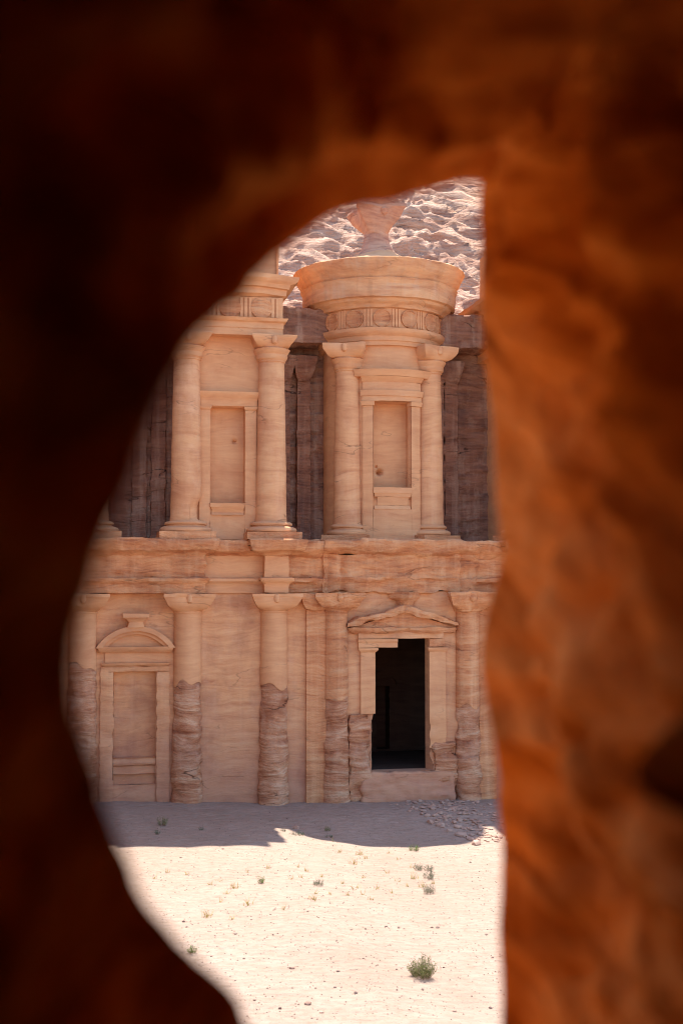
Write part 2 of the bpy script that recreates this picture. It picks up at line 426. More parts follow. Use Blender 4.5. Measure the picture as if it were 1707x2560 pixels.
def add_shade_spur():                                                      # out-of-view rock added at left to block bounce light and shade column sides
    m = MB(); m.quad((-29, 6, -2), (-33, -36, -2), (-37, -36, 46), (-31, 6, 50), 60, 60)
    m.quad((-33, -36, -2), (-80, -40, -2), (-80, -36, 46), (-37, -36, 46), 40, 50); m.quad((-31, 6, 50), (-37, -36, 46), (-80, -36, 46), (-80, 6, 60), 40, 30)
    def er(p, n): return n*(1.6*fbm((p.x*.12, p.y*.12, p.z*.16), 4)+.5*N((p.x*.2, p.y*.2, p.z*1.1)))
    struct(m.build('shade_spur', M_CLIFF, None, er, 0, 1.2))
add_shade_spur()

# ------------------------------------------------------------------ the monument
mon = thing('rock_cut_temple', 'huge rose sandstone temple front of two storeys carved into the cliff', 'temple', (0, 0, 0))
DOOR = (-2.1, 2.28, 2.6, 12.45)
def low_edge(p, n):
    d = MED(p, n)*(1.0 if p.z < 9 else .35)
    if -3.2 < p.x < 3.2 and p.z < 7.6 and p.z > 1.5:          # broken sides of the doorway
        k = sst((7.6-p.z)/1.2)*(1 if p.x > 0 else 1)
        e = .32*k*(.8+1.4*N((3 if p.x > 0 else 8, 0, p.z*.9)))
        if abs(p.x-DOOR[0]) < .02: d.x -= e
        if abs(p.x-DOOR[1]) < .02: d.x += e*.9
    return d
m = MB()
m.panel((-27, 27), (-.8, 16.6), 0, [DOOR, (-.3, 2.28, 12.45, 12.9), (-22.15, -19, 2.2, 10.6), (19, 22.15, 2.2, 10.6)], .35)
wall = m.build('lower_wall', M_LOWER, mon, low_edge)

# chamber behind the doorway
m = MB()
m.quad((-6, 1.1, 2.55), (6.5, 1.1, 2.55), (6.5, 12, 2.55), (-6, 12, 2.55), 12, 12)
m.panel((-6, 6.5), (2.55, 13.5), 12, [(.9, 2.05, 2.7, 8.2)], .5)
m.recess(.9, 2.05, 2.7, 8.2, 12, 13.6)
m.quad((-6, 1.1, 2.55), (-6, 12, 2.55), (-6, 12, 13.5), (-6, 1.1, 13.5), 8, 8)
m.quad((6.5, 12, 2.55), (6.5, 1.1, 2.55), (6.5, 1.1, 13.5), (6.5, 12, 13.5), 8, 8)
m.quad((-6, 12, 13.5), (6.5, 12, 13.5), (6.5, 1.1, 13.5), (-6, 1.1, 13.5), 8, 8)
m.panel((-6, 6.5), (2.55, 13.5), 1.1, [DOOR, (-.3, 2.28, 12.45, 12.9)], .5)
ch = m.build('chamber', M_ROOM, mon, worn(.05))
m = MB()                                                        # arch over the niche at the back of the chamber
arc = [(1.48+1.5*math.cos(R(a)), 8.3+1.25*math.sin(R(a))) for a in range(0, 181, 12)]
inn = [(1.48+1.15*math.cos(R(a)), 8.3+.95*math.sin(R(a))) for a in range(180, -1, -12)]
m.prism([(p[0], p[1]) for p in arc+inn], 11.75, 12.1); m.build('chamber_arch', M_ROOM, ch)
m = MB()                                                        # reveals of the doorway
def reveal_edge(p, n):
    d = Vector((0, 0, 0))
    if p.z < 7.6 and p.z > 2.0 and p.y < .9:
        k = sst((7.6-p.z)/1.2); e = .32*k*(.8+1.4*N((3 if p.x > 0 else 8, 0, p.z*.9)))*(1-p.y)
        d.x = -e if p.x < 0 else e*.9
    return d
z0 = DOOR[2]
m.quad((-2.1, 0, z0), (-2.1, 1.1, z0), (-2.1, 1.1, 12.45), (-2.1, 0, 12.45), 3, 28)
m.quad((2.28, 1.1, z0), (2.28, 0, z0), (2.28, 0, 12.9), (2.28, 1.1, 12.9), 3, 28)
m.quad((-2.1, 1.1, 12.45), (-.3, 1.1, 12.45), (-.3, 0, 12.45), (-2.1, 0, 12.45), 5, 3)
m.quad((-.3, 1.1, 12.45), (-.3, 1.1, 12.9), (-.3, 0, 12.9), (-.3, 0, 12.45), 2, 3)
m.quad((-.3, 1.1, 12.9), (2.28, 1.1, 12.9), (2.28, 0, 12.9), (-.3, 0, 12.9), 5, 3)
m.quad((-2.8, -.1, z0), (2.7, -.1, z0), (2.7, 1.15, z0), (-2.8, 1.15, z0), 8, 3)
m.build('door_reveal', M_LOWER, mon, reveal_edge)

# doorway: jambs, lintel, gable, finial, broken stone at its foot
dw = MB(); dw.sweep(-3.44, 3.4, [(12.92, -.28, 0), (13.46, -.28, 0)], .1, c=.3)
door = dw.build('doorway', M_LOWER, mon, worn(.04))
m = MB(); m.box(-3.25, -2.1, -.26, .1, 7.1, 11.86, .3); m.build('jamb', M_SMOOTH, door, worn(.015))
m = MB(); m.sweep(-3.25, -2.1, [(11.86, -.26, 0), (12.0, -.40, .14), (12.08, -.46, .2), (12.2, -.46, .2)], .1, (1, 1), .3); m.build('jamb_capital', M_SMOOTH, door, EDGE)
def rj(p, n):
    d = worn(.02)(p, n)
    if p.z < 6.2: d += HEAVY(p, n)*.6
    return d
m = MB(); m.box(2.26, 3.6, -.28, .1, 4.4, 11.86, .25); m.build('jamb', M_SMOOTH, door, rj)
m = MB(); m.sweep(2.26, 3.6, [(11.86, -.28, 0), (12.0, -.42, .1), (12.08, -.46, .14), (12.2, -.46, .14)], .1, (1, 1), .3); m.build('jamb_capital', M_SMOOTH, door, EDGE)
m = MB(); m.sweep(-3.44, -.32, [(12.24, -.34, 0), (12.6, -.34, 0), (12.72, -.44, .06), (12.9, -.46, .06)], .1, (1, 0), .25); m.build('lintel', M_SMOOTH, door, worn(.02))
m = MB(); m.sweep(2.3, 3.5, [(12.3, -.2, 0), (12.9, -.24, 0)], .1, (0, 0), .25); m.build('lintel', M_ENT, door, worn(.12))
gbl = MB()
gbl.prism([(-4.35, 13.5), (4.5, 13.55), (4.5, 13.8), (.15, 15.0), (-4.35, 13.75)], -.35, .1, .3)
ped = gbl.build('gable', M_ENT, mon, worn(.10))
def slab(x0, z0, x1, z1, th, ya, yb, c=.25):
    mm = MB(); mm.hexa([(x0, ya, z0), (x1, ya, z1), (x1, yb, z1), (x0, yb, z0), (x0, ya-.12, z0+th), (x1, ya-.12, z1+th), (x1, yb, z1+th), (x0, yb, z0+th)], c); return mm
slab(-4.5, 13.75, .2, 15.0, .52, -.85, .1).build('raking_cornice', M_ENT, ped, HEAVY, 1)
slab(.1, 15.0, 4.7, 13.75, .50, -.85, .1).build('raking_cornice', M_ENT, ped, HEAVY, 1)
m = MB(); m.sweep(-4.3, 4.4, [(13.45, -.4, 0), (13.62, -.62, .06), (13.82, -.72, .1)], .1, (1, 1), .25); m.build('gable_base', M_ENT, ped, HEAVY, 1)
m = MB(); m.loft(.3, -.2, [(15.15, .85, .95, 1), (15.55, .6, .7, 1), (15.85, .7, .85, 1), (16.1, .95, 1.25, 1), (16.55, 1.0, 1.35, 1)], 32, R(45)); m.build('finial', M_ENT, ped, worn(.10))
def rockfoot(x0, x1, z0, z1, y0, seed):
    mm = MB(); mm.box(x0, x1, y0, .15, z0, z1, .2)
    def er(p, n):
        q = p+Vector((seed*7, 0, 0)); return HEAVY(q, n)*1.2
    return mm.build('worn_footing', M_WORN, mon, er, 2, 1.0)
rockfoot(-4.25, -2.5, -.2, 7.15, -.5, 1); rockfoot(2.55, 4.4, -.2, 4.9, -.45, 2)
m = MB()                                                        # threshold ledge below the opening
m.hexa([(-3.3, -.85, -.4), (4.4, -.95, -.4), (4.4, .1, -.4), (-3.4, .1, -.4), (-3.15, -.5, 2.54), (4.1, -.42, 2.5), (4.1, .1, 2.5), (-3.15, .1, 2.56)], .2)
m.build('threshold', M_LOWER, mon, worn(.16, .8), 2, 1.0)

# lower columns (engaged): a dressed upper shaft over a deeply worn lower one
def low_column(x, r, zb, zbreak, seed, capital_worn=.05, ent=None):
    m = MB(); m.lathe(x, -.02, [(r*.985, zbreak-.15), (r*.96, 15.0), (r*1.03, 15.02), (r*1.03, 15.12), (r*.97, 15.3)], 44, dz=.25)
    def eu(p, n):
        d = worn(.018)(p, n); k = sst((zbreak+.25-p.z)/.4)
        d.z += k*.75*N((p.x*.9+seed*5, p.y*.9, 2)); return d
    col = m.build('column', M_SMOOTH if seed != 4 else M_ENT, mon, eu)
    m = MB(); m.lathe(x, -.02, [(r*1.10, zb-.9), (r*1.06, zb+2), (r*.96, zbreak-.4), (r*.90, zbreak)], 48, dz=.16)
    def er(p, n):
        q = Vector((p.x+seed*13, p.y, p.z)); top = sst((zbreak-p.z)/1.4)
        d = .08*fbm((q.x*.6, q.y*.6, q.z*1.3+q.x*.35), 3)+.11*fbm(q*1.05, 3)
        t = N((q.x*.9, q.y*.9, q.z*.75)); d -= .26*max(0, t-.08)
        if p.z > zbreak-.1: d -= .0
        return n*d*(.25+.75*top)+Vector((0, 0, .6*sst((p.z-zbreak+.5)/.5)))
    m.build('worn_shaft', M_WORN, col, er, 0, 1.0)
    m = MB(); m.loft(x, -.05, [(15.12, r*1.0, r*1.0, 1), (15.2, r*1.12, r*1.3, .9), (15.38, 1.32, 1.85, 1.0), (15.62, 1.45, 2.25, 1.5), (15.95, 1.50, 2.52, 2.0), (16.2, 1.50, 2.66, 2.4), (16.24, 1.56, 2.72, 2.4), (16.48, 1.56, 2.74, 2.4)], 64)
    m.lathe(x, -1.5, [(.05, 15.75), (.2, 15.85), (.27, 16.1), (.22, 16.4), (.05, 16.46)], 12)
    m.build('capital', M_SMOOTH if capital_worn < .1 else M_ENT, col, worn(capital_worn, .9))
    return col
LOWCOL = [(-24.45, 1.08, 1.0, 11.2, 1, .06), (-16.65, 1.08, .8, 9.9, 2, .07), (-10.05, 1.08, .4, 9.5, 3, .05), (-5.2, .98, .5, 8.7, 4, .17), (5.45, 1.0, .3, 7.6, 4, .2),
          (10.05, 1.08, .3, 9.2, 5, .1), (16.65, 1.08, .3, 9.6, 6, .1)]
for a in LOWCOL: low_column(*a)
for x0, x1 in ((-7.55, -6.0), (6.3, 7.7)):                       # flat pilasters beside the door columns
    m = MB(); m.box(x0, x1, -.34, .1, -.6, 15.2, .3); pl = m.build('pilaster', M_ENT, mon, worn(.04))
    m = MB(); xc = (x0+x1)/2
    m.loft(xc, .05, [(15.1, .7, .8, 1), (15.35, .85, 1.2, 1), (15.7, 1.0, 1.6, 1.3), (16.1, 1.1, 1.85, 1.6), (16.46, 1.1, 1.9, 1.6)], 48)
    m.build('capital', M_ENT, pl, worn(.13, .9))

# blind windows of the lower storey with segmental gables
def blind_window(cx):
    x0, x1 = cx-1.58, cx+1.58
    m = MB(); m.recess(x0, x1, 4.2, 10.6, -.02, .75, .3); nw = m.build('blind_window', M_LOWER, mon, worn(.03))
    m = MB(); m.recess(x0, x1, 2.2, 3.0, -.02, .35, .3); m.box(x0+.02, x1-.02, .15, .9, 3.0, 3.62, .3)
    m.build('apron', M_LOWER, nw, worn(.03))
    m = MB(); m.sweep(x0+.03, x1-.03, [(3.55, .12, 0), (3.66, -.02, 0), (3.8, -.06, 0), (3.84, .02, 0), (4.0, .04, 0), (4.2, .12, 0)], .8, c=.25); m.build('sill', M_LOWER, nw, worn(.035))
    for a, b in ((x0-1.02, x0), (x1, x1+1.02)):
        m = MB(); m.box(a, b, -.2, .1, -.5, 10.65, .25); m.build('jamb', M_LOWER, nw, worn(.10, .8), 1, .9)
    m = MB(); m.box(x0-1.0, x1+1.0, -.2, .1, 10.6, 11.05, .25); m.build('lintel', M_LOWER, nw, worn(.09, .8), 1)
    m = MB(); m.sweep(x0-.8, x1+.8, [(11.04, -.22, 0), (11.16, -.36, .12), (11.28, -.4, .14)], .1, (1, 1), .3); m.build('window_cornice', M_SMOOTH, nw, EDGE)
    m = MB(); m.box(x0-.68, x1+.68, -.12, .1, 11.3, 12.1, .3); m.build('frieze', M_SMOOTH, nw, EDGE)
    # segmental gable
    Rr = 3.46; zc = 14.05-Rr; zb = 12.42
    def arcs(r, n=26, z=zb):
        half = math.acos((z-zc)/r); return [(cx+r*math.sin(half*(1-2*i/n)), zc+r*math.cos(half*(1-2*i/n))) for i in range(n+1)]
    m = MB(); m.sweep(cx-2.65, cx+2.65, [(12.08, -.3, 0), (12.3, -.55, .1), (12.5, -.62, .15)], .1, (1, 1), .3)
    g = m.build('segmental_gable', M_SMOOTH, nw, EDGE)
    m = MB(); m.prism(arcs(Rr)+list(reversed(arcs(Rr-.36))), -.66, .1, .5)
    m.build('gable_arch', M_SMOOTH, nw, EDGE)
    m = MB(); m.prism(arcs(Rr-.34)+list(reversed(arcs(Rr-.62))), -.40, .1, .5)
    m.build('gable_moulding', M_SMOOTH, nw, EDGE)
    m = MB(); m.prism(arcs(Rr-.55), -.1, .1, .5); m.build('tympanum', M_SMOOTH, nw, EDGE)
    m = MB(); m.loft(cx, -.15, [(13.95, .72, .95, 1.2), (14.35, .62, .78, 1), (14.55, .72, 1.0, 1.2), (14.7, .95, 1.35, 1.6), (15.02, .98, 1.42, 1.6)], 40); m.build('finial', M_SMOOTH, nw, worn(.05))
blind_window(-20.55); blind_window(20.55)

# lower entablature
def prof_arch(y): return [(16.5, y, 0), (17.2, y, 0), (17.32, y-.14, .14), (17.42, y-.34, .32), (17.66, y-.38, .36), (17.7, y, 0)]
def prof_corn(y, d): return [(19.25, y, 0), (19.5, y-.12*d, .12*d), (19.66, y-.45*d, .42*d), (19.74, y-.8*d, .75*d), (20.1, y-.95*d, .92*d), (20.5, y-1.05*d, 1.0*d), (20.6, y-1.0*d, .98*d)]
def prof_frz(y): return [(17.5, y, 0), (19.7, y, 0)]
def entab(x0, x1, y, ends, d, er_a, er_f, er_c, mat_a=M_ENT, soft=1, yb=.4, dz=0.):
    dn = lambda pr: [(z+dz, yy, e) for z, yy, e in pr]
    m = MB(); m.sweep(x0, x1, dn(prof_arch(y)), yb, ends, .25); e = m.build('entablature', mat_a, mon, er_a, soft, .8)
    m = MB(); m.sweep(x0+.05, x1-.05, prof_frz(y+.03), yb, (0, 0), .25); m.build('frieze', mat_a, e, er_f, 0, .9)
    m = MB(); m.sweep(x0, x1, dn(prof_corn(y, d)), yb+6+dz*9, ends, .25); m.build('cornice', M_ENT, e, er_c, soft, .8)
    return e
for sg in (-1, 1):
    a, b = sorted((sg*26.8, sg*15.45)); ends = (0, 1) if sg < 0 else (1, 0)
    entab(a, b, -1.3, ends, 1.0, worn(.10, .8), worn(.16, .7, 1.3), worn(.11, .8))
    a, b = sorted((sg*15.75, sg*10.7)); entab(a, b, -.28, (0, 0), .9, worn(.03), worn(.05), worn(.14), M_SMOOTH, dz=-.03)
    a, b = sorted((sg*11.0, sg*9.05)); entab(a, b, -1.3, (1, 1), 1.35, worn(.04), worn(.05), worn(.10), M_SMOOTH)
    a, b = sorted((sg*9.35, sg*6.0)); entab(a, b, -.3, (0, 0), 1.0, HEAVY, HEAVY, worn(.16), dz=-.04)
def ent_mid(p, n):
    d = HEAVY(p, n)
    for xg in (-6.0, -4.75, 4.8, 6.2):                       # washed-out gullies
        d += Vector((0, .3*math.exp(-((p.x-xg-.15*N((0, 0, p.z)))/.2)**2), 0))
    return d
m = MB(); m.sweep(-6.35, 6.35, [(16.5, -.5, 0), (17.2, -.55, 0), (17.5, -.72, 0), (17.7, -.74, 0), (17.8, -.6, 0), (19.2, -.62, 0), (19.6, -.8, 0)], .4, c=.22); em = m.build('entablature', M_ENT, mon, ent_mid, 1, .9)
m = MB(); m.sweep(-6.35, 6.35, [(19.5, -.75, 0), (19.72, -1.2, 0), (20.1, -1.45, 0), (20.5, -1.5, 0), (20.6, -1.4, 0)], 6.4, c=.25); m.build('cornice', M_ENT, em, worn(.16, .6, 1.2, .1), 1, .9)
m = MB(); m.box(-27, 27, -.6, 10, 20.2, 20.52, .8); m.build('terrace', M_ENT, mon, worn(.04))

def pit(base, px, pz, rad, dep):
    def fn(p, n):
        d = base(p, n); q = ((p.x-px)**2+(p.z-pz)**2)/rad**2
        if q < 6: d.y += dep*math.exp(-q)
        return d
    return fn
# upper storey: columns
def torus_base(m, x, y, z0, z1, r0, r1):
    m.lathe(x, y, [(r0*.98, z0), (r0*1.07, z0+.10*(z1-z0)), (r0*1.09, z0+.24*(z1-z0)), (r0*1.05, z0+.4*(z1-z0)), (r0*.93, z0+.5*(z1-z0)), (r0*.82, z0+.53*(z1-z0)), (r0*.80, z0+.62*(z1-z0)), (r0*.88, z0+.68*(z1-z0)), (r0*.89, z0+.8*(z1-z0)), (r0*.82, z0+.92*(z1-z0)), (r1*1.02, z0+.95*(z1-z0)), (r1, z1)], 44)
def up_column(x, y, r, ang=0., zt=34.4, zc=36.3, pl=2.1, seed=0, z_b=20.55, half=1.78):
    def er(p, n):
        d = worn(.022)(p, n)
        if seed == 1 and p.x > x+.2 and 22 < p.z < 24 : d -= n*.35*sst((24-p.z-(x+1.2-p.x)*.4)/1.0)     # knocked-off foot
        return d
    m = MB(); m.lathe(x, y, [(r*1.14, 21.9), (r*1.10, 22.5), (r*1.05, 27), (r*.93, zt-.12), (r*1.0, zt-.06), (r*1.0, zt+.05)], 44, dz=.3)
    c = m.build('column', M_COL, mon, er)
    m = MB(); torus_base(m, x, y, 21.1, 22.0, pl*.86, r*1.14); m.build('column_base', M_SMOOTH, c, worn(.05))
    m = MB(); ca, sa = math.cos(ang), math.sin(ang)
    q = [(-pl, -pl*.92), (pl, -pl*.92), (pl, pl*.92), (-pl, pl*.92)]; q = [(x+a*ca-b*sa, y+a*sa+b*ca) for a, b in q]
    m.hexa([(*p, z_b) for p in q]+[(*p, 21.14) for p in q], .3); m.build('plinth', M_ENT, c, worn(.06))
    m = MB(); m.lathe(x, y, [(r*.98, zt+.0), (r*1.12, zt+.15), (r*1.16, zt+.35), (r*1.14, zt+.5), (r*1.26, zt+.72), (r*1.34, zt+.9), (r*1.2, zt+1.0), (r*.9, zt+1.02)], 44)
    hh = zc-zt
    m.loft(x, y, [(zt+.96, r*1.2, r*1.35, 1), (zt+1.12, r*1.26, half*1.05, 1.2), (zt+1.4, r*1.34, half*1.22, 1.8), (zt+1.65, r*1.40, half*1.35, 2.2), (zc-.08, r*1.42, half*1.40, 2.4), (zc, r*1.4, half*1.38, 2.4)], 64, ang)
    bx = Vector((math.sin(-ang)*-1, -math.cos(ang), 0))
    kx, ky = x+math.sin(ang)*r*1.38, y-math.cos(ang)*r*1.38
    m.lathe(kx, ky, [(.02, zc-.75), (.2, zc-.65), (.26, zc-.4), (.22, zc-.1), (.02, zc-.05)], 12)
    m.build('capital', M_SMOOTH, c, worn(.045, 1.))
    return c
def wing(s):
    X = lambda a, b: tuple(sorted((s*a, s*b)))
    m = MB(); nl = X(-15.0, -12.3)
    m.panel(X(-17.3, -9.85), (20.5, 36.5), .3, [(nl[0], nl[1], 23.4, 30.85)], .4)
    xi = s*-9.85; xo = s*-17.3
    for xx in (xi, xo): m.quad((xx, .3, 20.5), (xx, 9.8, 20.5), (xx, 9.8, 46), (xx, .3, 46), 14, 30)
    wl = m.build('wing_wall', M_SMOOTH, mon, worn(.03))
    m = MB(); m.recess(nl[0], nl[1], 23.4, 30.85, .28, 1.25, .12 if s > 0 else .3); nb = m.build('blind_window', M_SMOOTH, mon, pit(worn(.02), -13.0, 28.3, .13, .5))
    for q in (X(-15.8, -15.0), X(-12.3, -11.45)):
        m = MB(); m.box(*q, .1, .5, 20.5, 30.6, .3); m.build('jamb', M_SMOOTH, nb, worn(.02))
        m = MB(); m.sweep(*q, [(30.6, .1, 0), (30.72, -.02, .08), (30.9, -.04, .1)], .5, (1, 1), .3); m.build('jamb_capital', M_SMOOTH, nb, EDGE)
    m = MB(); m.sweep(*X(-15.75, -11.4), [(30.92, .05, 0), (31.3, .02, 0), (31.55, -.08, .06), (31.8, -.3, .2), (32.0, -.34, .22)], .5, (1, 1), .3); m.build('lintel', M_SMOOTH, nb, EDGE)
    m = MB(); m.sweep(*X(-14.85, -12.45), [(22.5, .0, 0), (22.62, .1, 0), (22.7, .2, 0), (22.9, .12, 0), (23.1, -.05, .12), (23.4, -.1, .14)], .9, (1, 1), .25); m.build('sill', M_SMOOTH, nb, EDGE)
    m = MB(); m.box(*X(-15.0, -12.3), .15, .6, 20.6, 22.5, .3); m.build('apron', M_SMOOTH, nb, worn(.09))
    for xx, sd in ((-16.85, 1), (-10.3, 2)): up_column(s*xx, -.15, 1.07, 0, seed=sd if s > 0 else 0)
    # entablature, attic and half gable
    E = (0, 1) if s < 0 else (1, 0); Eb = (1, 1)
    x0, x1 = X(-17.9, -9.55 if s > 0 else -9.0)
    def cf(p, n):
        d = worn(.06)(p, n); k = 11.4-abs(p.x)
        if k > 0 and p.y < -.5: d.y += .36*k
        return d
    m = MB(); m.sweep(x0, x1, [(36.3, -1.0, 0), (36.85, -1.0, 0), (36.86, -1.06, .05), (37.3, -1.08, .05), (37.4, -1.3, .25), (37.62, -1.42, .38), (37.66, -1.0, 0)], 9.5, Eb, .3)
    e = m.build('upper_entablature', M_SMOOTH, mon, worn(.04))
    m = MB(); m.sweep(x0, x1, [(37.66, -.95, 0), (39.3, -.95, 0)], 9.5, (0, 0), .3); m.build('frieze', M_SMOOTH, e, worn(.02))
    for k in range(4):
        xd = s*(-11.22-2.44*k)
        if abs(xd) > 17.3: continue
        m = MB(); m.prism([(xd+.83*math.cos(R(a)), 38.42+.8*math.sin(R(a))) for a in range(0, 360, 12)], -1.12, -.8); m.build('frieze_disc', M_ENT, e, EDGE)
    for k in range(4):
        xt = s*(-10.0-2.44*k); m = MB()
        for j in (-.34, 0, .34):
            if abs(xt+j) < 9.75: continue
            m.box(xt+j-.11, xt+j+.11, -1.1, -.9, 37.7, 39.2, .4)
        m.build('triglyph', M_SMOOTH, e)
    m = MB(); m.sweep(x0, x1, [(39.3, -1.0, 0), (39.42, -1.15, .1), (39.5, -1.45, .3), (39.95, -1.5, .35), (40.0, -1.75, .5), (40.3, -1.85, .58), (40.45, -2.0, 1.0), (40.6, -2.15, 1.22), (40.92, -2.2, 1.28)], 9.5, Eb, .3)
    m.build('cornice', M_SMOOTH, e, cf)
    a = s*(-9.65 if s > 0 else -10.6); b = s*-18.2
    pg = [(a, 40.9), (a, 45.4), (b, 42.2), (b, 40.9)]
    if s < 0: pg = pg[::-1]
    m = MB(); m.prism(pg[::-1], .6, 9.5, .4); hg = m.build('half_gable', M_SMOOTH, mon, worn(.05))
    for k in range(1):
        P = [(b, -.2, 42.2), (a+s*.5, -.2, 45.4+.15), (a+s*.5, 9.5, 45.55), (b, 9.5, 42.2)]
        if s > 0: P = [P[1], P[0], P[3], P[2]]
        T = [(p[0], p[1]-(.6 if p[1] < 0 else 0), p[2]+1.0) for p in P]
        m = MB(); m.hexa(P+T, .4); m.build('raking_cornice', M_SMOOTH, hg, worn(.06))
    # outer bay: recess and corner column
    m = MB(); m.panel(X(-27, -17.3), (20.5, 41), 5, (), .35)
    for q in (X(-19.2, -18.1), X(-20.7, -19.6)): m.box(*q, 4.6, 5.2, 20.5, 35.5, .35)
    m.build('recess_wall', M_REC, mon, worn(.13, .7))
    up_column(s*-23.8, .8, 1.07, 0)
    m = MB(); m.box(*X(-27, -23.2), 1.0, 5.2, 20.5, 36.4, .5); m.build('corner_pier', M_SMOOTH, mon, worn(.04))
    m = MB(); m.sweep(*X(-27, -18.0), [(36.3, -.2, 0), (37.6, -.3, 0), (37.66, -.2, 0), (39.3, -.2, 0), (39.9, -.7, .3), (40.5, -1.3, .8), (40.92, -1.6, 1.1)], 9.5, E if s < 0 else E, .4); m.build('upper_entablature', M_SMOOTH, mon, worn(.06))
    m = MB(); m.box(*X(-10.0, -4.0), 5.0, 9.4, 37.0, 40.0, .3); m.build('shade_overhang', M_REC, mon, HEAVY, 2, 1.)  # rough rock head of the recess, brought forward to shade the column bases
    # dark back wall between wing and tholos with its pilasters
    m = MB(); m.panel(X(-10.2, -3), (20.5, 40.2), 8, (), .28)
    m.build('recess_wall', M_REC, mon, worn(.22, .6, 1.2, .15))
    for q in (X(-6.97, -5.85), X(-8.75, -7.6)) if s > 0 else (X(-6.97, -5.86), X(-5.78, -4.6)):
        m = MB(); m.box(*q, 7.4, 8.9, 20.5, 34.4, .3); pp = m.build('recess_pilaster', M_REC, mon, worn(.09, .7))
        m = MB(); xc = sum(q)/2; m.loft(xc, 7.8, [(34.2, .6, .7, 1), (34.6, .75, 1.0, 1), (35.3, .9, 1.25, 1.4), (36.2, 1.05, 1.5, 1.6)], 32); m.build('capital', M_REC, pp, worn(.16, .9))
wing(-1); wing(1)

# tholos
TX, TY = -.05, 7.0
def cyl_wall():
    m = MB(); n = 150; zs = [20.5+.35*i for i in range(46)]+[36.6]
    A = [-math.pi*.80+1.6*math.pi*i/n for i in range(n+1)]; o = 0
    ha = math.asin(1.56/4.7)
    best = lambda t: min(range(n+1), key=lambda i: abs(A[i]-t)); i0, i1 = best(-ha), best(ha); A[i0], A[i1] = -ha, ha
    for z in zs:
        for a in A: m.v.append(Vector((TX+4.7*math.sin(a), TY-4.7*math.cos(a), z)))
    zlo, zhi = 24.0, 31.9
    for j in range(len(zs)-1):
        for i in range(n):
            zm = (zs[j]+zs[j+1])/2
            if i0 <= i < i1 and zlo < zm < zhi: continue
            m.f.append((j*(n+1)+i, j*(n+1)+i+1, (j+1)*(n+1)+i+1, (j+1)*(n+1)+i))
    return m
tho = cyl_wall().build('tholos_drum', M_SMOOTH, mon, worn(.025))
m = MB(); yf = TY-4.55; m.recess(TX-1.56, TX+1.56, 24.5, 31.96, yf-.1, yf+1.5, .12); nb = m.build('blind_window', M_SMOOTH, mon, pit(pit(worn(.02), -.75, 26.3, .2, .9), -1.02, 26.75, .09, .3))
def arcp(mm, r0, r1, hx0, hx1, z0, z1, c=.25, r1b=None): mm.arcbox(TX, TY, r0, r1, math.asin(hx0/4.8), math.asin(hx1/4.8), z0, z1, c, r1b)
for a, b in ((-2.3, -1.56), (1.56, 2.35)):
    m = MB(); arcp(m, 4.4, 4.95, a, b, 20.6, 31.6); m.build('jamb', M_SMOOTH, nb, worn(.015))
    m = MB(); arcp(m, 4.4, 5.05, a-.1, b+.1, 31.62, 31.96, .25, 5.12); m.build('jamb_capital', M_SMOOTH, nb, EDGE)
m = MB(); arcp(m, 4.4, 5.0, -2.35, 2.45, 31.98, 32.4); arcp(m, 4.4, 5.08, -2.42, 2.52, 32.4, 32.85, .25, 5.14); arcp(m, 4.4, 4.97, -2.3, 2.4, 32.86, 33.55)
arcp(m, 4.4, 5.0, -2.35, 2.45, 33.55, 33.95, .25, 5.3); m.build('lintel', M_SMOOTH, nb, EDGE)
m = MB(); arcp(m, 4.4, 5.35, -2.75, 2.9, 33.96, 34.5, .25, 5.6); m.build('window_cornice', M_SMOOTH, nb, worn(.03))
m = MB(); arcp(m, 4.0, 5.08, -1.5, 1.5, 24.5, 24.95); arcp(m, 4.0, 4.98, -1.45, 1.45, 24.2, 24.5, .25, 5.04); arcp(m, 4.0, 4.82, -1.25, 1.25, 23.5, 24.2, .25, 4.94); arcp(m, 4.0, 4.97, -1.45, 1.45, 23.2, 23.5, .25, 4.86)
m.build('sill', M_SMOOTH, nb, EDGE)
m = MB(); arcp(m, 4.0, 4.93, -1.55, 1.55, 20.6, 23.2); arcp(m, 3.6, 4.62, -1.7, 1.7, 23.15, 24.9); m.build('apron', M_SMOOTH, nb, worn(.03))
for a in (-45, 45): up_column(TX+4.85*math.sin(R(a)), TY-4.85*math.cos(R(a)), 1.05, R(a)*0.5, 34.5, 36.62, 1.85)
def lat(name, prof, mat, er, par, dz=.3, seg=96):
    m = MB(); m.lathe(TX, TY, prof, seg, dz=dz); return m.build(name, mat, par, er)
ea = lat('architrave', [(4.5, 36.5), (5.0, 36.52), (5.04, 36.85), (5.14, 36.9), (5.2, 37.25), (5.42, 37.4), (5.56, 37.6), (5.58, 37.85), (5.2, 37.92)], M_SMOOTH, worn(.05), tho)
fr = lat('tholos_frieze', [(5.2, 37.9), (5.2, 39.5)], M_SMOOTH, worn(.03), mon)
def onring(mm, ang, r, w, z0, z1, d): mm.arcbox(TX, TY, r-.15, r+d, ang-w/r/2, ang+w/r/2, z0, z1, .3)
